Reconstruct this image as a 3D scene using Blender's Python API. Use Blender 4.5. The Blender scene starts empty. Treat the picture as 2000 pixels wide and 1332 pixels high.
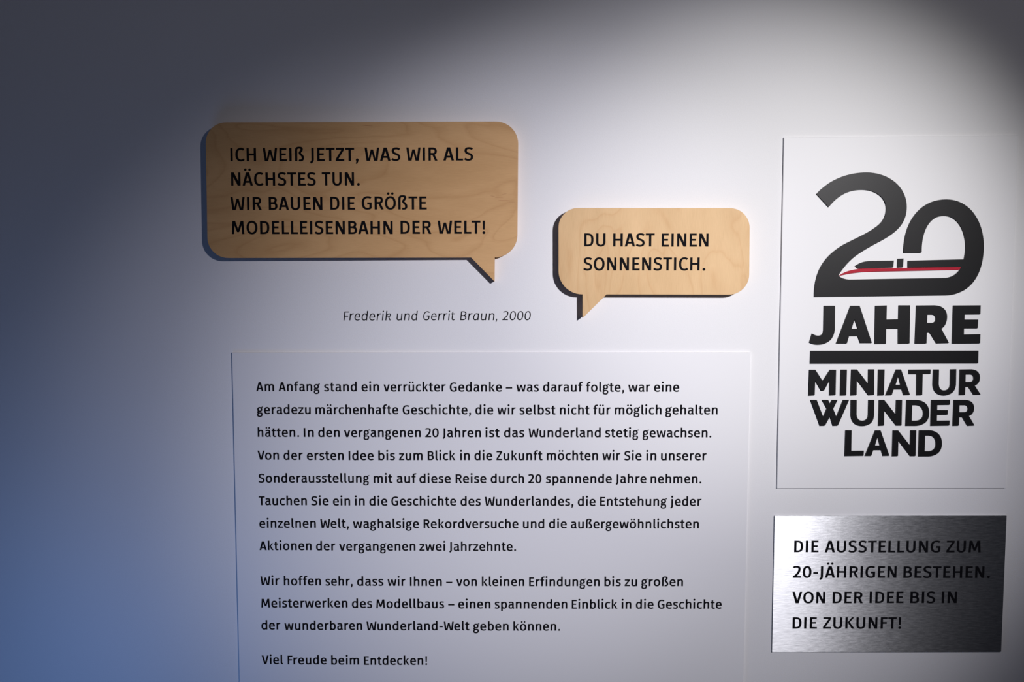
import bpy, math
from mathutils import Matrix, Vector

# ------------------------------------------------------------------ camera
D = 1.60                       # distance of the camera from the wall (m)
EYE = 1.70                     # eye height (m)
FPX = 1900.0                   # focal length in pixels of the 2000 px wide frame
pit, yaw = math.radians(-4.586), math.radians(0.287)
cp, sp, cy, sy = math.cos(pit), math.sin(pit), math.cos(yaw), math.sin(yaw)
B = Matrix(((1, 0, 0), (0, 0, 1), (0, -1, 0)))
RP = Matrix(((1, 0, 0), (0, cp, -sp), (0, sp, cp)))
RY = Matrix(((cy, -sy, 0), (sy, cy, 0), (0, 0, 1)))
CM = RY @ RP @ B               # columns: image right, image down, forward
sc = bpy.context.scene
cam_data = bpy.data.cameras.new('camera')
cam_data.sensor_width = 36
cam_data.lens = FPX / 2000 * 36
cam = bpy.data.objects.new('camera', cam_data)
sc.collection.objects.link(cam)
rot = Matrix((CM.col[0], -CM.col[1], -CM.col[2])).transposed()
cam.matrix_world = Matrix.Translation((0, -D, EYE)) @ rot.to_4x4()
sc.camera = cam


def W(px, py, t=0.0):
    """photo pixel -> (x, z) on the wall, or on a plane t metres in front of it;
    t = (a, b) is a board that leans away from the wall: stand-off a + b * x"""
    a, b = t if isinstance(t, tuple) else (t, 0.0)
    d = CM @ Vector((px - 1000, py - 666, FPX))
    k = (D - a) / (d.y + b * d.x)
    return d.x * k, EYE + d.z * k


# ------------------------------------------------------------------ light
sc.view_settings.view_transform = 'Standard'
sc.view_settings.look = 'None'
sc.view_settings.exposure = 0.0
sc.view_settings.gamma = 1.0
sc.view_settings.use_curve_mapping = False
world = bpy.data.worlds.new('world')
sc.world = world
world.use_nodes = True
bg = world.node_tree.nodes['Background']
bg.inputs[0].default_value = (0.018, 0.020, 0.029, 1)
bg.inputs[1].default_value = 1.0


def aim(o, target):
    v = Vector(target) - o.location
    o.rotation_euler = v.to_track_quat('-Z', 'Y').to_euler()


def spot(name, loc, target, power, angle, blend, color, radius):
    l = bpy.data.lights.new(name, 'SPOT')
    l.energy = power
    l.spot_size = math.radians(angle)
    l.spot_blend = blend
    l.color = color
    l.shadow_soft_size = radius
    o = bpy.data.objects.new(name, l)
    o.location = loc
    sc.collection.objects.link(o)
    aim(o, target)
    return o


# one track-light head up and to the right, its beam built from overlapping lenses
lx, lz = W(2249, -156)
LAMP = (lx, -2.0, lz)


def beam(px, py, angle, blend, rgb, radius=0.022):
    m = max(rgb)
    tx, tz = W(px, py)
    spot('track_spotlight', LAMP, (tx, 0, tz), m, angle, blend, tuple(c / m for c in rgb), radius)


beam(1562, 489, 26.0, 1.0, (63.2, 61.4, 55.5))
beam(1357, 767, 38.3, 0.91, (114.5, 112.2, 121.5))
beam(914, 759, 30.7, 1.0, (60.4, 58.6, 67.2))
beam(403, 764, 125.0, 1.0, (12.7, 11.7, 12.0))
# a blue accent lamp low at the left
bl = bpy.data.lights.new('blue_accent_light', 'POINT')
bl.energy = 3.1
bl.color = (0.18, 0.40, 1.0)
bl.shadow_soft_size = 0.22
blo = bpy.data.objects.new('blue_accent_light', bl)
blo.location = (-0.72, -0.47, 1.0)
sc.collection.objects.link(blo)

# ------------------------------------------------------------------ materials


def nodes(name):
    m = bpy.data.materials.new(name)
    m.use_nodes = True
    nt = m.node_tree
    return m, nt, nt.nodes['Principled BSDF']


def bump(nt, bsdf, src, strength, dist):
    b = nt.nodes.new('ShaderNodeBump')
    b.inputs['Strength'].default_value = strength
    b.inputs['Distance'].default_value = dist
    nt.links.new(src, b.inputs['Height'])
    nt.links.new(b.outputs[0], bsdf.inputs['Normal'])


def objcoord(nt, scale=(1, 1, 1), rotz=0):
    tc = nt.nodes.new('ShaderNodeTexCoord')
    mp = nt.nodes.new('ShaderNodeMapping')
    mp.inputs['Scale'].default_value = scale
    nt.links.new(tc.outputs['Object'], mp.inputs[0])
    return mp.outputs[0]


def noise(nt, vec, scale, detail=4, rough=0.5, dist=0.0):
    n = nt.nodes.new('ShaderNodeTexNoise')
    n.inputs['Scale'].default_value = scale
    n.inputs['Detail'].default_value = detail
    n.inputs['Roughness'].default_value = rough
    n.inputs['Distortion'].default_value = dist
    nt.links.new(vec, n.inputs['Vector'])
    return n.outputs['Fac']


def ramp(nt, fac, stops):
    r = nt.nodes.new('ShaderNodeValToRGB')
    e = r.color_ramp.elements
    e[0].position, e[0].color = stops[0][0], (*stops[0][1], 1)
    e[1].position, e[1].color = stops[-1][0], (*stops[-1][1], 1)
    for p, c in stops[1:-1]:
        k = e.new(p)
        k.color = (*c, 1)
    nt.links.new(fac, r.inputs[0])
    return r.outputs[0]


def mixc(nt, kind, fac, a, b):
    n = nt.nodes.new('ShaderNodeMix')
    n.data_type = 'RGBA'
    n.blend_type = kind
    if isinstance(fac, float):
        n.inputs[0].default_value = fac
    else:
        nt.links.new(fac, n.inputs[0])
    nt.links.new(a, n.inputs[6])
    nt.links.new(b, n.inputs[7])
    return n.outputs[2]


def wall_paint():
    m, nt, b = nodes('white_wall_paint')
    v = objcoord(nt)
    f = noise(nt, v, 3.0, 2)
    c = ramp(nt, f, [(0.3, (0.775, 0.775, 0.785)), (0.7, (0.80, 0.80, 0.805))])
    nt.links.new(c, b.inputs['Base Color'])
    b.inputs['Roughness'].default_value = 0.62
    b.inputs['Specular IOR Level'].default_value = 0.25
    bump(nt, b, noise(nt, v, 520, 3, 0.6), 0.22, 0.0006)
    return m


def panel_board():
    m, nt, b = nodes('white_foam_board')
    v = objcoord(nt)
    b.inputs['Base Color'].default_value = (0.80, 0.80, 0.81, 1)
    b.inputs['Roughness'].default_value = 0.5
    b.inputs['Specular IOR Level'].default_value = 0.3
    bump(nt, b, noise(nt, v, 700, 2), 0.06, 0.0004)
    return m


def veneer(name, vertical, seed, light, mid, dark):
    m, nt, b = nodes(name)
    tc = nt.nodes.new('ShaderNodeTexCoord')
    mp = nt.nodes.new('ShaderNodeMapping')
    mp.inputs['Location'].default_value = (seed, 0, seed * 1.7)
    nt.links.new(tc.outputs['Object'], mp.inputs[0])
    # the growth rings of a rotary-cut sheet: contour lines of one stretched, smooth field
    mp2 = nt.nodes.new('ShaderNodeMapping')
    mp2.inputs['Scale'].default_value = (8, 1, 3.0) if vertical else (2.8, 1, 8)
    nt.links.new(mp.outputs[0], mp2.inputs[0])
    field = noise(nt, mp2.outputs[0], 1.25, 2.5, 0.42, 0.7)
    mul = nt.nodes.new('ShaderNodeMath')
    mul.operation = 'MULTIPLY'
    mul.inputs[1].default_value = 11.0
    nt.links.new(field, mul.inputs[0])
    fr = nt.nodes.new('ShaderNodeMath')
    fr.operation = 'FRACT'
    nt.links.new(mul.outputs[0], fr.inputs[0])
    rings = ramp(nt, fr.outputs[0], [(0.0, mid), (0.10, light), (0.60, light), (0.84, mid), (0.95, dark), (1.0, mid)])
    mp3 = nt.nodes.new('ShaderNodeMapping')
    mp3.inputs['Scale'].default_value = (7, 1, 2) if vertical else (2, 1, 7)
    nt.links.new(mp.outputs[0], mp3.inputs[0])
    cloud = ramp(nt, noise(nt, mp3.outputs[0], 2.5, 3, 0.5), [(0.3, (0.86, 0.83, 0.78)), (0.7, (1.0, 1.0, 1.0))])
    mp4 = nt.nodes.new('ShaderNodeMapping')
    mp4.inputs['Scale'].default_value = (900, 1, 60) if vertical else (60, 1, 900)
    nt.links.new(mp.outputs[0], mp4.inputs[0])
    fib = noise(nt, mp4.outputs[0], 1.0, 3, 0.6)
    fibc = ramp(nt, fib, [(0.3, (0.93, 0.92, 0.90)), (0.65, (1, 1, 1))])
    c = mixc(nt, 'MULTIPLY', 1.0, rings, cloud)
    c = mixc(nt, 'MULTIPLY', 1.0, c, fibc)
    nt.links.new(c, b.inputs['Base Color'])
    b.inputs['Roughness'].default_value = 0.55
    b.inputs['Specular IOR Level'].default_value = 0.25
    bump(nt, b, fib, 0.05, 0.0002)
    return m


def brushed():
    m, nt, b = nodes('brushed_steel')
    mp = objcoord(nt, (45, 1, 1100))
    f = noise(nt, mp, 1.0, 3, 0.65)
    mp2 = objcoord(nt, (75, 1, 480))
    g = noise(nt, mp2, 1.0, 2, 0.6)
    c = ramp(nt, f, [(0.3, (0.36, 0.368, 0.378)), (0.7, (0.60, 0.608, 0.618))])
    nt.links.new(c, b.inputs['Base Color'])
    r = nt.nodes.new('ShaderNodeMapRange')
    r.inputs[1].default_value, r.inputs[2].default_value = 0.3, 0.7
    r.inputs[3].default_value, r.inputs[4].default_value = 0.345, 0.415
    nt.links.new(g, r.inputs[0])
    nt.links.new(r.outputs[0], b.inputs['Roughness'])
    b.inputs['Metallic'].default_value = 1.0
    b.inputs['Anisotropic'].default_value = 0.96
    b.inputs['Anisotropic Rotation'].default_value = 0.25
    tg = nt.nodes.new('ShaderNodeTangent')
    tg.direction_type = 'UV_MAP'
    tg.uv_map = 'UVMap'
    nt.links.new(tg.outputs[0], b.inputs['Tangent'])
    bump(nt, b, g, 0.22, 0.0004)
    return m


def plain(name, col, rough, spec=0.5):
    m, nt, b = nodes(name)
    v = objcoord(nt)
    f = noise(nt, v, 60, 3)
    c = ramp(nt, f, [(0.3, tuple(x * 0.93 for x in col)), (0.7, tuple(min(1, x * 1.05) for x in col))])
    nt.links.new(c, b.inputs['Base Color'])
    b.inputs['Roughness'].default_value = rough
    b.inputs['Specular IOR Level'].default_value = spec
    return m


M_WALL = wall_paint()
M_BOARD = panel_board()
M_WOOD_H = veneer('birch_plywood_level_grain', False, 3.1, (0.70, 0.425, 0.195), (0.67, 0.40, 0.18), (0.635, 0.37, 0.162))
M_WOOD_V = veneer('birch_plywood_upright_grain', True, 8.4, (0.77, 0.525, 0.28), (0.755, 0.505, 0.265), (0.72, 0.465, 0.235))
M_STEEL = brushed()
M_INK = plain('black_vinyl', (0.004, 0.004, 0.006), 0.75, 0.08)
M_BLACK = plain('black_satin_acrylic', (0.005, 0.005, 0.006), 0.40, 0.16)
M_RED = plain('red_satin_acrylic', (0.42, 0.008, 0.028), 0.42, 0.12)
M_FLOOR = plain('dark_carpet', (0.02, 0.02, 0.022), 0.95, 0.1)
M_KNOT = plain('reddish_wood_figure', (0.50, 0.27, 0.12), 0.6, 0.2)

# ------------------------------------------------------------------ object helpers
COL = sc.collection


def link_mesh(name, me, mat, parent=None, at=None):
    me.materials.clear()
    me.materials.append(mat)
    o = bpy.data.objects.new(name, me)
    COL.objects.link(o)
    if parent is not None:
        o.parent = parent
        o.matrix_parent_inverse = Matrix.Identity(4)
    return o


def raw_mesh(name, verts, faces):
    me = bpy.data.meshes.new(name)
    me.from_pydata(verts, [], faces)
    me.update()
    return me


def tag(o, label=None, cat=None, group=None, kind=None):
    for k, v in (('label', label), ('category', cat), ('group', group), ('kind', kind)):
        if v:
            o[k] = v
    return o


def thing(name, loc, label, cat, group=None):
    o = bpy.data.objects.new(name, None)
    o.empty_display_size = 0.05
    o.location = loc
    COL.objects.link(o)
    return tag(o, label, cat, group)


def box(name, x0, x1, y0, y1, z0, z1, mat, parent=None):
    v = [(x, y, z) for x in (x0, x1) for y in (y0, y1) for z in (z0, z1)]
    f = [(0, 1, 3, 2), (4, 6, 7, 5), (0, 4, 5, 1), (2, 3, 7, 6), (0, 2, 6, 4), (1, 5, 7, 3)]
    return link_mesh(name, raw_mesh(name, v, f), mat, parent)


def bez(path, n=14):
    """('M' implied) [(x,y), ('C',x1,y1,x2,y2,x,y) | (x,y), ...] -> list of points"""
    pts = [path[0]]
    for s in path[1:]:
        if s[0] == 'C':
            p0 = pts[-1]
            _, ax, ay, bx, by, cx, cy_ = s
            for i in range(1, n + 1):
                t = i / n
                u = 1 - t
                pts.append((u**3 * p0[0] + 3 * u * u * t * ax + 3 * u * t * t * bx + t**3 * cx,
                            u**3 * p0[1] + 3 * u * u * t * ay + 3 * u * t * t * by + t**3 * cy_))
        else:
            pts.append(s)
    out = [pts[0]]
    for p in pts[1:]:
        if abs(p[0] - out[-1][0]) + abs(p[1] - out[-1][1]) > 1e-6:
            out.append(p)
    return out


def extrude(name, loops, back, front, mat, parent, origin, bevel=0.0, lean=0.0):
    """flat outlines in wall coordinates (x, z), extruded from y=-back to y=-front"""
    cu = bpy.data.curves.new(name, 'CURVE')
    cu.dimensions = '2D'
    cu.fill_mode = 'BOTH'
    h = (front - back) / 2
    cu.extrude = h - bevel
    cu.bevel_depth = bevel
    cu.bevel_resolution = 1 if bevel else 0
    cu.offset = -bevel
    for lp in loops:
        s = cu.splines.new('POLY')
        s.points.add(len(lp) - 1)
        for p, q in zip(s.points, lp):
            p.co = (q[0] - origin[0], q[1] - origin[2], 0, 1)
        s.use_cyclic_u = True
    tmp = bpy.data.objects.new(name, cu)
    COL.objects.link(tmp)
    bpy.context.view_layer.update()
    me = bpy.data.meshes.new_from_object(tmp.evaluated_get(bpy.context.evaluated_depsgraph_get()))
    bpy.data.objects.remove(tmp)
    bpy.data.curves.remove(cu)
    mid = -(front + back) / 2 - origin[1]
    me.transform(Matrix(((1, 0, 0, 0), (0, 0, -1, mid), (0, 1, 0, 0), (0, 0, 0, 1))))
    for v in me.vertices:
        v.co.y -= lean * (v.co.x + origin[0])
    me.name = name
    for p in me.polygons:
        p.use_smooth = False
    uv = me.uv_layers.new(name='UVMap') if not me.uv_layers else me.uv_layers[0]
    for l in me.loops:
        c = me.vertices[l.vertex_index].co
        uv.data[l.index].uv = (c.x, c.z)
    return link_mesh(name, me, mat, parent)


# ------------------------------------------------------------------ the setting
def wall():
    return tag(box('wall_back', -3.0, 3.0, 0, 0.12, 0, 3.2, M_WALL), kind='structure')


wall()
tag(box('floor', -3.0, 3.0, -3.5, 0.12, -0.05, 0, M_FLOOR), kind='structure')

# ------------------------------------------------------------------ lettering
# A humanist sans drawn with a broad nib: S = upright stroke, T = level stroke.
CAP, XH = 689.0, 529.0


class Pen:
    def __init__(self, S, T):
        self.S, self.T, self.h, self.v = S, T, S / 2, T / 2
        self.faces = []
        self.level = 0

    def add(self, pts):
        self.faces.append((self.level, list(pts)))

    def poly(self, *pts):
        self.level += 1          # strokes that cross lie a hair above one another, never in one plane
        self.add(pts)

    def rect(self, x0, y0, x1, y1):
        self.poly((x0, y0), (x1, y0), (x1, y1), (x0, y1))

    def diag(self, x0, y0, x1, y1, w):
        self.poly((x0, y0), (x0 + w, y0), (x1 + w, y1), (x1, y1))

    def stroke(self, *path, k=1.0, n=9, closed=False):
        pts = bez(list(path), n)
        L, Rr = [], []
        N = len(pts)
        self.level += 1
        for i, p in enumerate(pts):
            a = pts[i - 1] if (i > 0 or closed) else p
            b = pts[(i + 1) % N] if (i < N - 1 or closed) else p
            dx, dy = b[0] - a[0], b[1] - a[1]
            d = math.hypot(dx, dy) or 1
            nx, ny = -dy / d * self.h * k, dx / d * self.v * k
            L.append((p[0] + nx, p[1] + ny))
            Rr.append((p[0] - nx, p[1] - ny))
        for i in range(N - (0 if closed else 1)):
            j = (i + 1) % N
            self.add([L[i], Rr[i], Rr[j], L[j]])

    def ring(self, x0, y0, x1, y1, k=1.0, e=2.25, N=36):
        cx, cy_ = (x0 + x1) / 2, (y0 + y1) / 2
        rx, ry = (x1 - x0) / 2, (y1 - y0) / 2
        o, q = [], []
        self.level += 1
        for i in range(N):
            a = 2 * math.pi * i / N
            c, s = math.cos(a), math.sin(a)
            c = math.copysign(abs(c) ** (2 / e), c)
            s = math.copysign(abs(s) ** (2 / e), s)
            o.append((cx + rx * c, cy_ + ry * s))
            q.append((cx + (rx - self.S * k) * c, cy_ + (ry - self.T * k) * s))
        for i in range(N):
            j = (i + 1) % N
            self.add([o[i], q[i], q[j], o[j]])

    def dot(self, cx, cy_, r, N=16):
        self.poly(*[(cx + r * math.cos(2 * math.pi * i / N), cy_ + r * math.sin(2 * math.pi * i / N)) for i in range(N)])


def glyph(ch, S, T, italic=False):
    """-> (ink width, left bearing, right bearing, faces)"""
    p = Pen(S, T)
    h, v = S / 2, T / 2
    top = CAP - v
    w, lb, rb = 0, 40, 40
    if ch in 'AÄ':
        w, lb, rb = 556, 8, 8
        d = S * 1.04
        p.diag(0, 0, w / 2 - d * 0.64, CAP, d)
        p.diag(w - d, 0, w / 2 - d * 0.36, CAP, d)
        p.rect(100, 150, w - 100, 150 + T)
    elif ch == 'B':
        w, lb, rb = 470, 86, 42
        p.rect(0, 0, S, CAP)
        x = 438 - h
        p.stroke((h, top), (200, top), ('C', 310, top, x, 600, x, 520), ('C', x, 420, 310, 362, 200, 362), (h, 362))
        x = w - h
        p.stroke((h, 362), (215, 362), ('C', 360, 362, x, 300, x, 202), ('C', x, 90, 350, v, 220, v), (h, v))
    elif ch == 'C':
        w, lb, rb = 488, 46, 24
        p.stroke((452, 592), ('C', 410, 632, 360, 701 - v, 300, 701 - v), ('C', 140, 701 - v, h, 540, h, 344),
                 ('C', h, 145, 145, v - 12, 300, v - 12), ('C', 370, v - 12, 420, 60, 462, 108))
    elif ch == 'D':
        w, lb, rb = 496, 86, 46
        p.rect(0, 0, S, CAP)
        x = w - h
        p.stroke((h, top), (165, top), ('C', 370, top, x, 560, x, 346), ('C', x, 125, 370, v, 165, v), (h, v))
    elif ch == 'E':
        w, lb, rb = 396, 86, 34
        p.rect(0, 0, S, CAP)
        p.rect(S - 2, CAP - T, 380, CAP)
        p.rect(S - 2, 306, 345, 306 + T * 0.95)
        p.rect(S - 2, 0, w, T)
    elif ch == 'F':
        w, lb, rb = 376, 86, 20
        p.rect(0, 0, S, CAP)
        p.rect(S - 2, CAP - T, w, CAP)
        p.rect(S - 2, 296, 340, 296 + T)
    elif ch == 'G':
        w, lb, rb = 530, 46, 60
        p.stroke((492, 602), ('C', 430, 645, 375, 701 - v, 310, 701 - v), ('C', 140, 701 - v, h, 540, h, 344),
                 ('C', h, 145, 130, v - 12, 300, v - 12), ('C', 370, v - 12, 430, 55, 480, 92))
        p.rect(w - S, 70, w, 372)
        p.poly((w - S, 70), (w, 56), (w, 80), (w - S, 100))
        p.rect(295, 372 - T, w - 10, 372)
    elif ch == 'H':
        w, lb, rb = 512, 86, 86
        p.rect(0, 0, S, CAP)
        p.rect(w - S, 0, w, CAP)
        p.rect(S - 2, 300, w - S + 2, 300 + T)
    elif ch == 'I':
        w, lb, rb = S, 90, 90
        p.rect(0, 0, S, CAP)
    elif ch == 'J':
        w, lb, rb = 208, 10, 84
        x = w - h
        p.stroke((x, CAP), (x, 110), ('C', x, -10, 110, -52, 26, -92))
    elif ch == 'K':
        w, lb, rb = 520, 86, 6
        p.rect(0, 0, S, CAP)
        p.poly((S - 5, 372), (S + 55, 330), (498, CAP), (355, CAP))
        p.poly((S + 5, 372), (S + 95, 420), (w, 0), (w - 150, 0))
    elif ch == 'L':
        w, lb, rb = 374, 86, 20
        p.rect(0, 0, S, CAP)
        p.rect(S - 2, 0, w, T)
    elif ch == 'M':
        w, lb, rb = 670, 62, 62
        d = S * 0.96
        p.diag(0, 0, 42, CAP, d)
        p.diag(w - d, 0, w - 42 - d, CAP, d)
        p.poly((60, CAP), (190, CAP), (w / 2, 265), (w / 2 + 58, 105), (w / 2 - 58, 105))
        p.poly((w - 60, CAP), (w / 2 + 58, 105), (w / 2 - 58, 105), (w / 2, 265), (w - 190, CAP))
    elif ch == 'N':
        w, lb, rb = 498, 86, 86
        d = S * 0.95
        p.rect(0, 0, d, CAP)
        p.rect(w - d, 0, w, CAP)
        p.poly((0, CAP), (148, CAP), (w, 0), (w - 148, 0))
    elif ch in 'OÖ':
        w, lb, rb = 586, 46, 46
        p.ring(0, -12, w, 701)
    elif ch == 'R':
        w, lb, rb = 486, 86, 12
        p.rect(0, 0, S, CAP)
        x = 452 - h
        p.stroke((h, top), (200, top), ('C', 320, top, x, 610, x, 492), ('C', x, 365, 310, 300 + v, 200, 300 + v), (h, 300 + v))
        p.poly((198, 330), (315, 352), (w, 0), (w - 138, 0))
    elif ch == 'S':
        w, lb, rb = 470, 24, 34
        p.stroke((432, 592), ('C', 375, 635, 320, 701 - v, 255, 701 - v), ('C', 130, 701 - v, 20 + h, 610, 20 + h, 520),
                 ('C', 20 + h, 440, 120, 400, 235, 360), ('C', 345, 322, w - h, 290, w - h, 190),
                 ('C', w - h, 90, 340, v - 12, 220, v - 12), ('C', 140, v - 12, 85, 55, 32, 110))
    elif ch == 'T':
        w, lb, rb = 474, 12, 12
        p.rect(0, CAP - T, w, CAP)
        p.rect(w / 2 - h, 0, w / 2 + h, CAP - T + 2)
    elif ch in 'UÜ':
        w, lb, rb = 502, 80, 80
        p.stroke((h, CAP), (h, 235), ('C', h, 105, 135, v - 12, w / 2, v - 12), ('C', w - 135, v - 12, w - h, 105, w - h, 235), (w - h, CAP))
    elif ch == 'V':
        w, lb, rb = 550, 8, 8
        d = S * 1.04
        p.diag(w / 2 - d * 0.64, 0, 0, CAP, d)
        p.diag(w / 2 - d * 0.36, 0, w - d, CAP, d)
    elif ch == 'W':
        w, lb, rb = 768, 16, 16
        d = S * 0.98
        a = 96
        p.diag(a, 0, 0, CAP, d)
        p.diag(w - a - d, 0, w - d, CAP, d)
        p.diag(a + d * 0.62, 0, w / 2 - d * 0.5, 590, d * 0.86)
        p.diag(w - a - d * 1.48, 0, w / 2 - d * 0.36, 590, d * 0.86)
    elif ch == 'Z':
        w, lb, rb = 452, 28, 28
        p.rect(14, CAP - T, w - 8, CAP)
        p.rect(0, 0, w, T)
        p.poly((0, T - 2), (140, T - 2), (w - 8, CAP - T + 2), (w - 145, CAP - T + 2))
    elif ch == '0':
        w, lb, rb = 482, 40, 40
        p.ring(0, -12, w, 701)
    elif ch == '2':
        w, lb, rb = 452, 30, 40
        p.stroke((34, 598), ('C', 95, 665, 150, 701 - v, 215, 701 - v), ('C', 335, 701 - v, 425 - h, 620, 425 - h, 510),
                 ('C', 425 - h, 380, 280, 250, 90, 70))
        p.rect(8, 0, w, T)
        p.poly((8, 0), (8, T * 0.92), (8 + S * 0.32, T * 1.3), (8 + S * 1.3, T * 1.1), (8 + S * 0.9, 0))
    elif ch in 'aä':
        if italic:
            w, lb, rb = 440, 44, 70
            p.stroke((w - h, 430), ('C', 360, 480, 300, XH + 12 - v, 240, XH + 12 - v), ('C', 110, XH + 12 - v, h, 360, h, 220),
                     ('C', h, 90, 110, v - 12, 190, v - 12), ('C', 270, v - 12, 350, 70, w - h, 170))
            p.rect(w - S, 0, w, XH)
        else:
            w, lb, rb = 452, 44, 30
            x = 410 - h
            p.stroke((48, 456), ('C', 100, 485, 155, XH + 12 - v, 212, XH + 12 - v), ('C', 320, XH + 12 - v, x, 460, x, 372),
                     (x, 125), ('C', x, 62, 380, 45, 438, 32))
            p.stroke((x, 308), (250, 308), ('C', 120, 308, h, 258, h, 165), ('C', h, 78, 105, v - 12, 180, v - 12),
                     ('C', 262, v - 12, 325, 75, x, 140), k=0.93)
    elif ch == 'b':
        w, lb, rb = 462, 78, 44
        p.rect(0, 0, S, 743)
        x = w - h
        p.stroke((h + 20, 400), ('C', 120, 465, 175, XH + 12 - v, 238, XH + 12 - v), ('C', 345, XH + 12 - v, x, 410, x, 262),
                 ('C', x, 115, 340, v - 12, 230, v - 12), ('C', 165, v - 12, 115, 65, h + 20, 120))
    elif ch == 'c':
        w, lb, rb = 412, 44, 22
        p.stroke((384, 448), ('C', 345, 485, 300, XH + 12 - v, 250, XH + 12 - v), ('C', 120, XH + 12 - v, h, 410, h, 260),
                 ('C', h, 115, 125, v - 12, 250, v - 12), ('C', 305, v - 12, 350, 50, 392, 90))
    elif ch == 'd':
        w, lb, rb = 462, 44, 78
        p.rect(w - S, 0, w, 743)
        x = w - h
        p.stroke((x - 20, 410), ('C', 345, 465, 290, XH + 12 - v, 232, XH + 12 - v), ('C', 118, XH + 12 - v, h, 410, h, 262),
                 ('C', h, 115, 118, v - 12, 222, v - 12), ('C', 290, v - 12, 345, 70, x - 20, 130))
    elif ch == 'e':
        w, lb, rb = 462, 44, 40
        x = w - h
        p.stroke((x, 238), (x, 275), ('C', x, 420, 345, XH + 12 - v, 238, XH + 12 - v), ('C', 118, XH + 12 - v, h, 410, h, 262),
                 ('C', h, 110, 128, v - 12, 262, v - 12), ('C', 330, v - 12, 385, 52, 432, 90))
        p.rect(S - 20, 226, w - 2, 226 + T * 0.86)
    elif ch == 'f':
        w, lb, rb = 344, 22, -10
        x = 76 + h
        p.stroke((x, 0), (x, 590), ('C', x, 680, 200, 752 - v, 275, 752 - v), ('C', 305, 752 - v, 320, 700, 340, 692))
        p.rect(0, XH - T * 0.93, 296, XH)
    elif ch == 'g':
        w, lb, rb = 480, 28, 6
        p.ring(18, 172, 412, XH + 12, 0.93)
        p.poly((330, 478), (w - 6, 512), (w, 594), (w - 60, 578), (320, 532))
        p.stroke((130, 226), ('C', 40, 170, 35, 96, 150, 92), (275, 88), ('C', 385, 84, 440 - h, 40, 440 - h, -30),
                 ('C', 440 - h, -120, 330, -170, 215, -170), ('C', 95, -170, h - 8, -125, h - 8, -55), ('C', h - 8, -10, 80, 35, 130, 62), k=0.88)
    elif ch == 'h':
        w, lb, rb = 438, 78, 74
        p.rect(0, 0, S, 743)
        x = w - h
        p.stroke((h + 15, 395), ('C', 110, 455, 180, XH + 12 - v, 250, XH + 12 - v), ('C', 335, XH + 12 - v, x, 455, x, 362), (x, 0))
    elif ch == 'i':
        w, lb, rb = S, 80, 80
        p.rect(0, 0, S, XH)
        p.dot(h, 700, max(S * 0.62, 56))
    elif ch == 'j':
        w, lb, rb = 215, -20, 80
        x = w - h - 12
        p.stroke((x, XH), (x, 10), ('C', x, -95, 90, -130, 20, -165))
        p.dot(x, 700, max(S * 0.62, 56))
    elif ch == 'k':
        if italic:
            w, lb, rb = 430, 78, 20
            p.rect(0, 0, S, 743)
            p.stroke((h + 10, 370), ('C', 110, 450, 190, XH + 10 - v, 265, XH + 10 - v), ('C', 350, XH + 10 - v, 385, 470, 375, 410),
                     ('C', 360, 310, 250, 265, h + 40, 262))
            p.poly((190, 285), (255, 300), (w, 0), (w - 80, 0))
        else:
            w, lb, rb = 448, 78, 8
            p.rect(0, 0, S, 743)
            p.poly((S - 4, 290), (S + 70, 270), (430, XH), (298, XH))
            p.poly((S + 4, 300), (S + 90, 350), (w, 0), (w - 140, 0))
    elif ch == 'l':
        w, lb, rb = 195, 78, 24
        p.stroke((h, 743), (h, 135), ('C', h, 65, 95, 40, 180, 34))
    elif ch == 'm':
        w, lb, rb = 716, 78, 74
        p.rect(0, 0, S, XH)
        for x0, x in ((0, 358), (300, w - h)):
            a = x0 + h + 15 if x0 == 0 else 358 + 10
            p.stroke((a, 405), ('C', a + 35, 460, a + 80, XH + 12 - v, a + 150, XH + 12 - v), ('C', x - 40, XH + 12 - v, x, 465, x, 375), (x, 0))
    elif ch == 'n':
        w, lb, rb = 438, 78, 74
        p.rect(0, 0, S, XH)
        x = w - h
        p.stroke((h + 15, 395), ('C', 110, 455, 180, XH + 12 - v, 250, XH + 12 - v), ('C', 335, XH + 12 - v, x, 455, x, 362), (x, 0))
    elif ch in 'oö':
        w, lb, rb = 500, 44, 44
        p.ring(0, -12, w, XH + 12)
    elif ch == 'p':
        w, lb, rb = 462, 78, 44
        p.rect(0, -190, S, XH)
        x = w - h
        p.stroke((h + 20, 400), ('C', 120, 465, 175, XH + 12 - v, 238, XH + 12 - v), ('C', 345, XH + 12 - v, x, 410, x, 262),
                 ('C', x, 115, 340, v - 12, 230, v - 12), ('C', 165, v - 12, 115, 65, h + 20, 120))
    elif ch == 'r':
        w, lb, rb = 312, 78, 6
        p.rect(0, 0, S, XH)
        p.stroke((h + 15, 340), ('C', 95, 440, 150, 515 - v + 20, 225, 536 - v), ('C', 260, 540 - v, 285, 538 - v, w - 8, 530 - v))
    elif ch == 's':
        w, lb, rb = 386, 28, 28
        p.stroke((358, 455), ('C', 310, 485, 260, XH + 12 - v, 210, XH + 12 - v), ('C', 110, XH + 12 - v, 14 + h, 465, 14 + h, 395),
                 ('C', 14 + h, 335, 100, 305, 190, 280), ('C', 285, 252, w - h, 225, w - h, 148),
                 ('C', w - h, 70, 290, v - 12, 190, v - 12), ('C', 120, v - 12, 70, 52, 26, 88), k=0.96)
    elif ch == 't':
        w, lb, rb = 334, 18, 16
        x = 76 + h
        p.stroke((x, 520), (x, 145), ('C', x, 68, 170, v - 12, 235, v - 12), ('C', 275, v - 12, 300, 50, 326, 64))
        p.poly((76, 500), (76 + S, 500), (76 + S, 668), (76, 652))
        p.rect(0, XH - T * 0.93, 316, XH)
    elif ch in 'uü':
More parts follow.
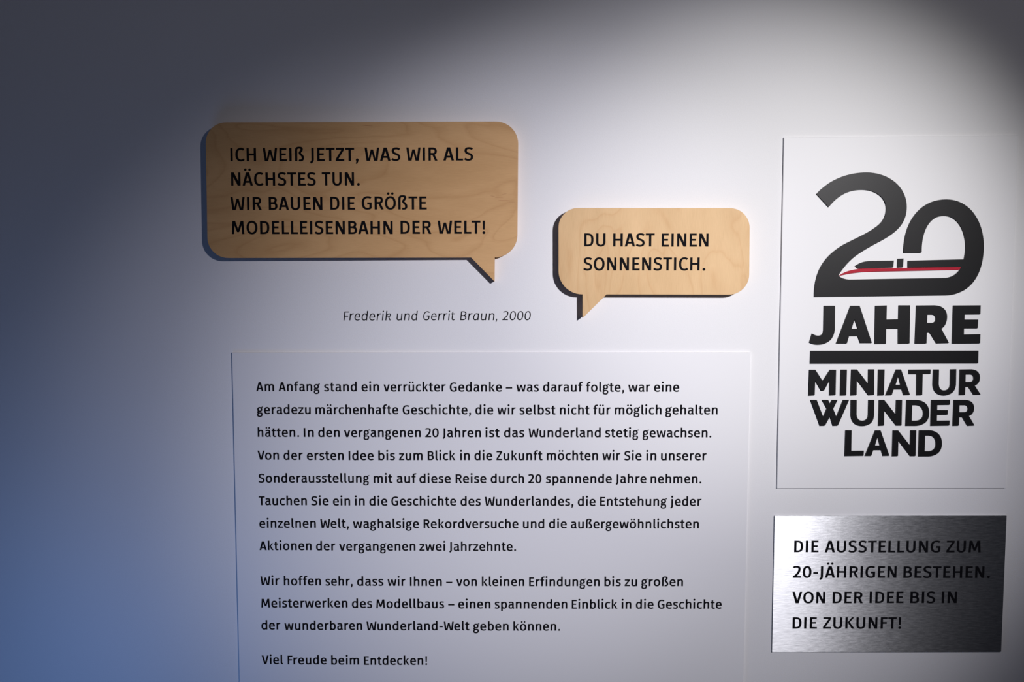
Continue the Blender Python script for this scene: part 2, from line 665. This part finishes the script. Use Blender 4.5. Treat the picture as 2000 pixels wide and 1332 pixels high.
        w, lb, rb = 436, 74, 78
        p.rect(w - S, 0, w, XH)
        p.stroke((h, XH), (h, 165), ('C', h, 75, 105, v - 12, 188, v - 12), ('C', 260, v - 12, 335, 60, w - h - 15, 125))
    elif ch == 'v':
        w, lb, rb = 482, 8, 8
        d = S * 1.02
        p.diag(w / 2 - d * 0.62, 0, 0, XH, d)
        p.diag(w / 2 - d * 0.38, 0, w - d, XH, d)
    elif ch == 'w':
        w, lb, rb = 722, 12, 12
        d = S * 0.97
        p.diag(112, 0, 0, XH, d)
        p.diag(w - 112 - d, 0, w - d, XH, d)
        p.diag(112 + d * 0.42, 0, w / 2 - d * 0.47, XH - 15, d * 0.82)
        p.diag(w - 112 - d * 1.24, 0, w / 2 - d * 0.35, XH - 15, d * 0.82)
    elif ch == 'z':
        w, lb, rb = 396, 28, 28
        p.rect(10, XH - T, w - 8, XH)
        p.rect(0, 0, w, T)
        p.poly((0, T - 2), (140, T - 2), (w - 8, XH - T + 2), (w - 145, XH - T + 2))
    elif ch == 'ß':
        w, lb, rb = 486, 78, 40
        p.stroke((h, 0), (h, 540), ('C', h, 670, 115, 757 - v, 225, 757 - v), ('C', 335, 757 - v, 425 - h, 690, 425 - h, 615),
                 ('C', 425 - h, 520, 262, 500, 262, 425), ('C', 262, 345, w - h, 320, w - h, 170), ('C', w - h, 80, 375, v - 12, 290, v - 12),
                 ('C', 260, v - 12, 235, 42, 208, 56))
    elif ch == '.':
        w, lb, rb = S * 1.2, 66, 66
        p.dot(w / 2, 60, w / 2)
    elif ch == ',':
        w, lb, rb = S * 1.3, 50, 60
        r = S * 0.6
        p.dot(w - r, 62, r)
        p.poly((w, 62), (w - r * 1.5, 20), (w * 0.05, -135), (w * 0.5, -150), (w - 12, -5))
    elif ch == '!':
        w, lb, rb = S * 1.2, 80, 70
        p.dot(w / 2, 60, w / 2)
        p.poly((w / 2 - h * 0.72, 215), (w / 2 + h * 0.72, 215), (w / 2 + h, CAP), (w / 2 - h, CAP))
    elif ch == '-':
        w, lb, rb = 262, 50, 50
        p.rect(0, 238, w, 238 + T)
    elif ch == '–':
        w, lb, rb = 460, 60, 60
        p.rect(0, 228, w, 228 + T)
    if ch in 'ÄÖ':
        for s in (-1, 1):
            p.dot(w / 2 + s * 112, 838, 66)
    if ch in 'äöü':
        for s in (-1, 1):
            p.dot((220 if ch == 'ä' and not italic else w / 2) + s * 108, 694, 66)
    return w, lb, rb, p.faces


def set_line(name, words, size, S, T, t, parent, origin, mat=None, slant=0.0, italic=False, scale=1.0, off=(0, 0), track=10):
    """words: [(text, x0, x1, baseline_y)] in photo pixels; printed at t metres off the wall"""
    verts, faces = [], []
    ta, tb = t if isinstance(t, tuple) else (t, 0.0)
    u = size / CAP
    for text, x0, x1, by in words:
        ax, az = W(x0, by, t)
        bx, bz = W(x1, by, t)
        gl = [glyph(c, S, T, italic) for c in text]
        pos, x = [], 0
        for i, g in enumerate(gl):
            if i:
                x += g[1]
                kern = 0
                pr = text[i - 1] + text[i]
                if pr[0] in 'TVWF' and pr[1] in 'aeouäörn':
                    kern = -38
                if pr in ('LT', 'AT', 'TA', 'ÄT'):
                    kern = -30
                x += kern
            pos.append(x)
            x += g[0] + (g[2] + track if i < len(gl) - 1 else 0)
        sl = slant * CAP if slant else 0
        extra = 0
        if slant:
            lastc = text[-1]
            hgt = {',': 60, '.': 60}.get(lastc, CAP if lastc in '0dtk' else XH)
            extra = slant * hgt
        k = (bx - ax) / ((x + extra) * u)
        for g, px_ in zip(gl, pos):
            for lev, f in g[3]:
                n0 = len(verts)
                for (fx, fy) in f:
                    gx = (px_ + fx + fy * slant) * u * k
                    gz = fy * u
                    verts.append((ax + gx - origin[0], -ta - 2e-5 * lev - tb * (ax + gx) - origin[1], az + (bz - az) * gx / (bx - ax) + gz - origin[2]))
                faces.append(tuple(range(n0, len(verts))))
    me = raw_mesh(name, verts, faces)
    # make every face look out of the wall
    import bmesh
    bm = bmesh.new()
    bm.from_mesh(me)
    bm.normal_update()
    for f in bm.faces:
        if f.normal.y > 0:
            f.normal_flip()
    bm.to_mesh(me)
    bm.free()
    return link_mesh(name, me, mat or M_INK, parent)


def zoomed(words, sx, ox, oy, by=None):
    """(text, zoomX0, zoomX1, zoomBaseline) -> photo pixels"""
    return [(w, ox + a / sx, ox + b / sx, oy + c / sx) for w, a, b, c in words]


# ------------------------------------------------------------------ speech bubbles
def rounded(corners, rad, tail_after=None, tail=None):
    """corners: px quad tl,tr,br,bl. rad: corner radius px. tail: px points inserted on the bottom edge (right to left)"""
    n = 12
    out = []
    for i, c in enumerate(corners):
        a, b = corners[i - 1], corners[(i + 1) % 4]

        def toward(p, q, d):
            L = math.hypot(q[0] - p[0], q[1] - p[1])
            return (p[0] + (q[0] - p[0]) * d / L, p[1] + (q[1] - p[1]) * d / L)
        r = rad[i]
        s, e = toward(c, a, r), toward(c, b, r)
        K = 0.45
        c1, c2 = (c[0] + (s[0] - c[0]) * K, c[1] + (s[1] - c[1]) * K), (c[0] + (e[0] - c[0]) * K, c[1] + (e[1] - c[1]) * K)
        out += bez([s, ('C', *c1, *c2, *e)], n)
        if i == 2 and tail:
            out += tail
    return out


BOARD = 0.0138            # plywood thickness; the boards stand off the wall on spacers
xl, xr = W(401, 370)[0], W(1012, 370)[0]
LEAN = (0.0140 - 0.0205) / (xr - xl)
A1 = 0.0140 - LEAN * xr    # stand-off of the big board's face = A1 + LEAN * x
T1 = (A1, LEAN)
T2 = 0.0190


def above(t, e):
    return (t[0] + e, t[1]) if isinstance(t, tuple) else t + e


# large bubble
q1 = [(401.0, 239.0), (1012.5, 237.0), (1010.3, 502.8), (405.5, 504.0)]
tail1 = [(966.2, 502.9), (965.8, 549.8), (920.0, 503.1)]
out1 = rounded(q1, [40, 44, 44, 40], None, tail1)
bx1, bz1 = W(706, 504, T1)
BB1 = (bx1, 0.0, bz1)
bubble1 = thing('speech_bubble', BB1, 'large birch plywood speech bubble with four lines of black capitals, left of the small one', 'sign')
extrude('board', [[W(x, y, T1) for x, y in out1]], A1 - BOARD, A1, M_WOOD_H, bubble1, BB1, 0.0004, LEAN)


def spacer(px, py, t, parent, origin):
    x, z = W(px, py, t)
    d = (t[0] + t[1] * x if isinstance(t, tuple) else t) - BOARD
    box('spacer', x - 0.02 - origin[0], x + 0.02 - origin[0], -d - 0.0002, 0.0, z - 0.02 - origin[2], z + 0.02 - origin[2], M_BOARD, parent)


for px_, py_ in ((470, 300), (470, 440), (700, 300), (700, 440)):
    spacer(px_, py_, T1, bubble1, BB1)
TT = above(T1, 0.00025)
SC = 7.692
CAPB = 0.0210
lines1 = [
    zoomed([('ICH', 80, 464, 268), ('WEIß', 567, 1185, 267), ('JETZT,', 1272, 2004, 265)], SC, 440, 280)
    + zoomed([('WAS', 172, 708, 262), ('WIR', 799, 1266, 260), ('ALS', 1354, 1801, 258)], SC, 690, 280),
    zoomed([('NÄCHSTES', 90, 1361, 635)], SC, 440, 280) + [('TUN.', 628.8, 702.8, 362.2)],
    zoomed([('WIR', 82, 550, 271), ('BAUEN', 655, 1461, 270), ('DIE', 1579, 1951, 267)], SC, 440, 375)
    + zoomed([('GRÖßTE', 52, 1028, 263)], SC, 700, 375),
    [('MODELLEISENBAHN', 440 + 100 / SC, 700 + 516 / SC, 457.2)]
    + zoomed([('DER', 634, 1098, 629), ('WELT!', 1192, 1906, 627)], SC, 700, 375),
]
for i, ws in enumerate(lines1):
    set_line('lettering', ws, CAPB, 124, 103, TT, bubble1, BB1)
# the few marks in the veneer
def fleck(cx, cy_, L, hgt, t, parent, origin, tilt=0.0):
    n = 10
    pts = []
    for i in range(n):
        a = 2 * math.pi * i / n
        x, y = L / 2 * math.cos(a), hgt / 2 * math.sin(a)
        pts.append(W(cx + x, cy_ + y + x * tilt, t))
    v = [(p[0] - origin[0], -t[0] - t[1] * p[0] - origin[1], p[1] - origin[2]) for p in pts]
    me = raw_mesh('grain_mark', v, [tuple(range(n))])
    o = link_mesh('grain_mark', me, M_KNOT, parent)
    return o


for a in ((985, 391.5, 24, 1.5, 0.03), (975, 386, 18, 0.9, 0.0), (1000, 394.5, 12, 0.9, 0.0), (962, 383, 9, 0.9, 0.1), (985, 379, 10, 0.8, -0.1),
          (718, 245.5, 22, 1.3, 0.06), (424, 476.5, 8, 0.9, 0.0)):
    fleck(a[0], a[1], a[2], a[3], above(T1, 0.00012), bubble1, BB1, a[4])

# small bubble
q2 = [(1090.8, 406.2), (1464.5, 406.6), (1463.2, 575.9), (1091.0, 575.0)]
tail2 = [(1184.5, 575.3), (1138.3, 621.0), (1138.0, 575.1)]
out2 = rounded(q2, [38, 38, 40, 46], None, tail2)
bx2, bz2 = W(1277, 575, T2)
BB2 = (bx2, 0.0, bz2)
bubble2 = thing('speech_bubble', BB2, 'small birch plywood speech bubble with two lines of black capitals, brightly lit', 'sign')
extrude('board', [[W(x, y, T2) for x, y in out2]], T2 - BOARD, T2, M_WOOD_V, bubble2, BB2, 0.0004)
for px_, py_ in ((1150, 450), (1150, 530), (1400, 450), (1400, 530)):
    spacer(px_, py_, T2, bubble2, BB2)
for ws in (zoomed([('DU', 377, 570, 424), ('HAST', 640, 1016, 425), ('EINEN', 1080, 1505, 426)], 4.651, 1060, 390),
           zoomed([('SONNENSTICH.', 370, 1477, 643)], 4.651, 1060, 390)):
    set_line('lettering', ws, CAPB, 124, 103, T2 + 0.00025, bubble2, BB2)

# ------------------------------------------------------------------ caption on the wall
cx0, cz0 = W(854, 626)
cap_t = 0.0003
caption = set_line('caption_lettering',
                   [('Frederik', 671, 765, 625.7), ('und', 774.3, 816, 625.6), ('Gerrit', 826, 889.7, 625.4),
                    ('Braun,', 898.8, 971.2, 625.3), ('2000', 981, 1037.6, 625.2)],
                   0.01455, 82, 71, cap_t, None, (cx0, -cap_t, cz0), slant=0.12, italic=True, track=34)
caption.location = (cx0, -cap_t, cz0)
tag(caption, 'thin black italic caption lettering on the bare wall below the large speech bubble', 'lettering')

# ------------------------------------------------------------------ text panel
PT = 0.0040
org = (*W(960, 1500, PT),)
OP = (org[0], 0.0, org[1])
panel = thing('text_panel', OP, 'large white board with long black text below both speech bubbles', 'sign')
tp = [(452.8, 688.4), (1466.0, 688.4), (1448.9, 1500), (471.5, 1500)]
extrude('board', [[W(x, y, PT) for x, y in tp]], 0.0, PT, M_BOARD, panel, OP, 0.0009)


def L4(rows, y0):
    out = []
    for side, words in rows:
        out += zoomed(words, 4.0, 480 if side == 0 else 960, y0)
    return out


X2 = 1920      # one zoom frame's width: right-hand frame begins 480 px further on
body = [
    (720, [('Am', 82, 222, 176), ('Anfang', 257, 580, 176), ('stand', 612, 868, 177), ('ein', 905, 1042, 177), ('verrückter', 1077, 1562, 178),
           ('Gedanke', 1594, X2 + 82, 179), ('–', X2 + 112, X2 + 162, 179), ('was', X2 + 194, X2 + 370, 179), ('darauf', X2 + 403, X2 + 712, 179),
           ('folgte,', X2 + 738, X2 + 1036, 180), ('war', X2 + 1068, X2 + 1240, 180), ('eine', X2 + 1270, X2 + 1466, 180)]),
    (720, [('geradezu', 88, 508, 355), ('märchenhafte', 545, 1192, 356), ('Geschichte,', 1226, 1760, 357), ('die', 1794, 1934, 357),
           ('wir', X2 + 46, X2 + 188, 358), ('selbst', X2 + 218, X2 + 500, 358), ('nicht', X2 + 534, X2 + 766, 358), ('für', X2 + 795, X2 + 930, 358),
           ('möglich', X2 + 964, X2 + 1328, 358), ('gehalten', X2 + 1358, X2 + 1766, 358)]),
    (720, [('hätten.', 94, 418, 533), ('In', 453, 532, 534), ('den', 567, 735, 534), ('vergangenen', 768, 1368, 535), ('20', 1402, 1508, 536),
           ('Jahren', 1538, 1838, 536), ('ist', 1874, X2 + 64, 536), ('das', X2 + 98, X2 + 256, 536), ('Wunderland', X2 + 290, X2 + 853, 536),
           ('stetig', X2 + 887, X2 + 1150, 536), ('gewachsen.', X2 + 1180, X2 + 1718, 537)]),
    (720, [('Von', 93, 260, 711), ('der', 296, 446, 712), ('ersten', 478, 766, 713), ('Idee', 804, 1000, 714), ('bis', 1036, 1166, 714),
           ('zum', 1198, 1382, 714), ('Blick', 1422, 1638, 714), ('in', 1676, 1750, 714), ('die', 1787, 1926, 714), ('Zukunft', X2 + 38, X2 + 398, 714),
           ('möchten', X2 + 432, X2 + 832, 714), ('wir', X2 + 866, X2 + 1006, 714), ('Sie', X2 + 1036, X2 + 1172, 715), ('in', X2 + 1210, X2 + 1288, 715),
           ('unserer', X2 + 1324, X2 + 1680, 715)]),
    (900, [('Sonderausstellung', 100, 966, 171), ('mit', 1000, 1146, 173), ('auf', 1180, 1332, 173), ('diese', 1357, 1602, 174), ('Reise', 1640, 1880, 174),
           ('durch', 1914, X2 + 254, 174), ('20', X2 + 287, X2 + 390, 175), ('spannende', X2 + 425, X2 + 940, 175), ('Jahre', X2 + 970, X2 + 1210, 175),
           ('nehmen.', X2 + 1243, X2 + 1640, 176)]),
    (900, [('Tauchen', 102, 478, 347), ('Sie', 512, 648, 348), ('ein', 682, 816, 349), ('in', 854, 930, 349), ('die', 966, 1106, 350),
           ('Geschichte', 1138, 1644, 350), ('des', 1678, 1836, 351), ('Wunderlandes,', 1868, X2 + 640, 351), ('die', X2 + 674, X2 + 813, 352),
           ('Entstehung', X2 + 848, X2 + 1370, 352), ('jeder', X2 + 1397, X2 + 1640, 352)]),
    (900, [('einzelnen', 107, 548, 523), ('Welt,', 583, 806, 524), ('waghalsige', 838, 1354, 526), ('Rekordversuche', 1390, X2 + 210, 527),
           ('und', X2 + 246, X2 + 412, 527), ('die', X2 + 449, X2 + 588, 527), ('außergewöhnlichsten', X2 + 620, X2 + 1620, 528)]),
    (900, [('Aktionen', 108, 515, 698), ('der', 550, 700, 700), ('vergangenen', 730, 1326, 702), ('zwei', 1357, 1558, 703), ('Jahrzehnte.', 1590, X2 + 192, 704)]),
    (1110, [('Wir', 116, 264, 131), ('hoffen', 298, 588, 133), ('sehr,', 622, 836, 135), ('dass', 870, 1076, 136), ('wir', 1108, 1248, 137),
            ('Ihnen', 1283, 1532, 138), ('–', 1566, 1614, 138), ('von', 1645, 1806, 138), ('kleinen', 1845, X2 + 256, 138), ('Erfindungen', X2 + 294, X2 + 845, 139),
            ('bis', X2 + 882, X2 + 1010, 139), ('zu', X2 + 1040, X2 + 1138, 139), ('großen', X2 + 1170, X2 + 1496, 139)]),
    (1110, [('Meisterwerken', 122, 795, 306), ('des', 830, 988, 309), ('Modellbaus', 1020, 1550, 311), ('–', 1582, 1630, 312), ('einen', 1660, 1912, 313),
            ('spannenden', X2 + 24, X2 + 592, 314), ('Einblick', X2 + 627, X2 + 984, 315), ('in', X2 + 1017, X2 + 1092, 315), ('die', X2 + 1128, X2 + 1266, 315),
            ('Geschichte', X2 + 1298, X2 + 1798, 315)]),
    (1110, [('der', 123, 272, 478), ('wunderbaren', 303, 910, 481), ('Wunderland-Welt', 944, 1748, 484), ('geben', 1777, X2 + 134, 486), ('können.', X2 + 171, X2 + 536, 487)]),
    (1110, [('Viel', 126, 292, 748), ('Freude', 328, 632, 750), ('beim', 668, 885, 752), ('Entdecken!', 924, 1418, 754)]),
]
for y0, words in body:
    set_line('lettering', zoomed(words, 4.0, 480, y0), 0.01515, 127, 105, PT + 0.00025, panel, OP)

# ------------------------------------------------------------------ anniversary panel
PL = 0.0038
LT = PL + 0.0026
lorg = W(1740, 955, PL)
OL = (lorg[0], 0.0, lorg[1])
logo = thing('logo_panel', OL, 'white board with raised black anniversary numeral and letters, upper right', 'sign')
lq = [(1531.2, 268.6), (1989.0, 264.2), (1964.3, 954.0), (1517.6, 954.2)]
extrude('board', [[W(x, y, PL) for x, y in lq]], 0.0, PL, M_BOARD, logo, OL, 0.0008)


def traced(name, mat, sx, ox, oy, *loops, front=LT, mats=None):
    lp = [[W(ox + x / sx, oy + y / sx, front) for x, y in bez(list(l), 20)] for l in loops]
    return extrude(name, lp, PL, front, mat, logo, OL)


Z3 = (3.806, 1500, 250)
traced('numeral', M_BLACK, *Z3,
       [(362, 490), ('C', 455, 385, 585, 330, 735, 330), ('C', 905, 332, 1031, 440, 1032, 585), ('C', 1032, 705, 965, 770, 850, 835),
        ('C', 780, 872, 705, 912, 648, 955), ('C', 600, 992, 555, 1045, 525, 1095), ('C', 540, 1115, 575, 1127, 620, 1126),
        (1325, 1114), ('C', 1378, 1106, 1415, 1080, 1437, 1034), (1041, 1037), (1042, 986), (1459, 976), ('C', 1466, 945, 1470, 915, 1470, 875),
        ('C', 1468, 750, 1405, 652, 1312, 652), ('C', 1205, 652, 1142, 760, 1143, 920), (1143, 922), (1136, 928), (1010, 928),
        ('C', 1008, 700, 1130, 530, 1325, 530), ('C', 1500, 530, 1605, 690, 1605, 880), ('C', 1603, 1110, 1490, 1240, 1325, 1243),
        (345, 1255), ('C', 345, 1050, 430, 945, 560, 868), ('C', 640, 825, 735, 785, 790, 745), ('C', 850, 705, 881, 660, 880, 595),
        ('C', 878, 515, 800, 458, 700, 458), ('C', 590, 458, 510, 515, 452, 588)])
traced('window_strip', M_BLACK, *Z3, [(649, 1026), ('C', 695, 992, 735, 987, 800, 987), (936, 985), (932, 1036), (670, 1044)])
traced('window_strip', M_BLACK, *Z3, [(966, 972), (1008, 970), (1005, 1035), (963, 1037)])
traced('red_stripe', M_RED, *Z3, [(524, 1101), ('C', 580, 1062, 640, 1045, 740, 1044), (1434, 1034), (1424, 1053), (760, 1068), ('C', 680, 1070, 600, 1080, 524, 1101)])
Z4 = (3.506, 1500, 580)
LET = [
    [[(385, 60), (460, 60), (458, 215), ('C', 455, 290, 410, 326, 345, 326), ('C', 320, 326, 300, 320, 285, 311), (303, 250), ('C', 320, 262, 335, 265, 345, 265), ('C', 370, 265, 382, 250, 382, 215)]],
    [[(468, 318), (567, 60), (628, 60), (712, 315), (633, 315), (616, 268), (556, 268), (541, 318)], [(573, 218), (617, 218), (594, 150)]],
    [[(737, 60), (814, 58), (812, 155), (895, 153), (897, 57), (974, 57), (970, 318), (893, 320), (893, 218), (810, 218), (808, 320), (733, 321)]],
    [[(1018, 58), (1140, 57), ('C', 1195, 57, 1227, 90, 1227, 135), ('C', 1227, 175, 1210, 205, 1188, 218), (1240, 315), (1155, 317), (1108, 240), (1088, 240), (1086, 318), (1008, 319)],
     [(1092, 120), (1125, 120), ('C', 1145, 120, 1150, 135, 1150, 147), ('C', 1150, 165, 1140, 178, 1122, 178), (1090, 178)]],
    [[(1270, 58), (1457, 57), (1455, 118), (1347, 119), (1346, 155), (1440, 155), (1437, 214), (1343, 214), (1342, 257), (1455, 255), (1453, 317), (1262, 319)]],
    # second word
    [[(285, 499), (325, 499), (375, 575), (425, 499), (467, 499), (463, 672), (422, 674), (423, 570), (385, 640), (366, 642), (324, 570), (320, 673), (279, 675)]],
    [[(500, 498), (541, 498), (537, 673), (496, 674)]],
    [[(573, 497), (610, 497), (688, 597), (689, 496), (729, 496), (727, 671), (690, 673), (609, 565), (607, 672), (567, 674)]],
    [[(757, 497), (799, 497), (795, 673), (753, 674)]],
    [[(806, 673), (878, 497), (912, 497), (973, 671), (930, 672), (918, 632), (862, 632), (848, 672)], [(874, 602), (910, 602), (894, 538)]],
    [[(965, 498), (1115, 497), (1113, 527), (1060, 527), (1057, 672), (1018, 673), (1019, 528), (964, 528)]],
    [[(1134, 497), (1172, 497), (1170, 590), ('C', 1170, 625, 1185, 640, 1208, 640), ('C', 1235, 640, 1249, 620, 1249, 590), (1250, 496), (1290, 495), (1288, 590),
      ('C', 1288, 645, 1255, 674, 1208, 674), ('C', 1155, 674, 1130, 640, 1130, 592)]],
    [[(1316, 497), (1395, 496), ('C', 1430, 496, 1452, 520, 1452, 550), ('C', 1452, 582, 1437, 600, 1417, 607), (1457, 669), (1410, 670), (1375, 615), (1352, 615), (1350, 671), (1310, 672)],
     [(1354, 530), (1390, 530), ('C', 1403, 530, 1410, 540, 1410, 555), ('C', 1410, 572, 1400, 582, 1385, 582), (1353, 582)]],
    # third word: the crossing W first
    [[(293, 706), (334, 706), (376, 822), (405, 750), (372, 706 + 82), (372, 788)]],
    [[(570, 706), (608, 706), (607, 800), ('C', 607, 830, 622, 848, 648, 848), ('C', 672, 848, 688, 830, 688, 800), (690, 706), (729, 706), (727, 800),
      ('C', 727, 855, 700, 883, 648, 883), ('C', 595, 883, 569, 850, 569, 800)]],
    [[(762, 706), (797, 706), (877, 808), (880, 706), (919, 706), (915, 880), (880, 880), (797, 773), (796, 880), (757, 882)]],
    [[(950, 706), (1015, 706), ('C', 1075, 706, 1105, 745, 1105, 793), ('C', 1105, 850, 1070, 882, 1010, 882), (944, 882)],
     [(988, 740), (1012, 740), ('C', 1047, 740, 1065, 762, 1065, 795), ('C', 1065, 828, 1045, 848, 1010, 848), (985, 848)]],
    [[(1120, 706), (1247, 705), (1246, 738), (1160, 739), (1159, 775), (1232, 775), (1231, 806), (1158, 807), (1157, 848), (1245, 847), (1243, 880), (1115, 882)]],
    [[(1273, 706), (1352, 706), ('C', 1390, 706, 1412, 728, 1412, 760), ('C', 1412, 790, 1397, 808, 1377, 815), (1415, 880), (1368, 882), (1333, 823), (1310, 823), (1308, 881), (1267, 882)],
     [(1312, 740), (1350, 740), ('C', 1365, 740, 1371, 750, 1371, 763), ('C', 1371, 780, 1362, 790, 1347, 790), (1311, 790)]],
    # last word
    [[(533, 914), (573, 914), (571, 1055), (657, 1054), (655, 1087), (527, 1089)]],
    [[(665, 1088), (735, 915), (772, 915), (832, 1087), (788, 1088), (777, 1048), (722, 1048), (708, 1088)], [(733, 1018), (769, 1018), (752, 955)]],
    [[(857, 915), (893, 915), (975, 1020), (977, 914), (1016, 914), (1011, 1089), (976, 1089), (893, 980), (891, 1089), (852, 1090)]],
    [[(1037, 914), (1105, 914), ('C', 1160, 914, 1192, 950, 1192, 1003), ('C', 1192, 1060, 1155, 1091, 1100, 1091), (1031, 1091)],
     [(1077, 948), (1102, 948), ('C', 1135, 948, 1151, 970, 1151, 1003), ('C', 1151, 1038, 1132, 1057, 1100, 1057), (1073, 1057)]],
]
# the W: one outline round its four crossing strokes, with the small gaps between the middle ones
LET[13] = [[(293, 706), (334, 706), (379, 822), (404, 762), (372, 706), (413, 706), (425, 732), (438, 706), (477, 706), (447, 766), (469, 822),
            (515, 706), (556, 706), (479, 881), (446, 882), (426, 818), (391, 881), (357, 882)]]
for loops in LET:
    traced('letter', M_BLACK, *Z4, *loops)
traced('underline_bar', M_BLACK, *Z4, [(293, 369), (1442, 368), (1440, 453), (290, 455)])

# ------------------------------------------------------------------ steel plate
PS = 0.0035
sorg = W(1730, 1274, PS)
OS = (sorg[0], 0.0, sorg[1])
plate = thing('metal_plate', OS, 'brushed steel plate with four lines of black capitals, lower right under the logo board', 'sign')
sq = [(1513.4, 1008.0), (1966.2, 1007.6), (1955.4, 1273.0), (1508.2, 1273.6)]
extrude('plate', [[W(x, y, PS) for x, y in sq]], 0.0, PS, M_STEEL, plate, OS)
for ws in ([('DIE', 231, 411, 373), ('AUSSTELLUNG', 457, 1311, 374), ('ZUM', 1356, 1609, 374)],
           [('20-JÄHRIGEN', 221, 987, 562), ('BESTEHEN.', 1038, 1678, 563)],
           [('VON', 217, 459, 750), ('DER', 515, 739, 750), ('IDEE', 788, 1039, 749), ('BIS', 1089, 1273, 749), ('IN', 1321, 1433, 749)],
           [('DIE', 219, 399, 938), ('ZUKUNFT!', 444, 1021, 938)]):
    set_line('lettering', zoomed(ws, 3.784, 1490, 980), 0.0199, 128, 106, PS + 0.00025, plate, OS)
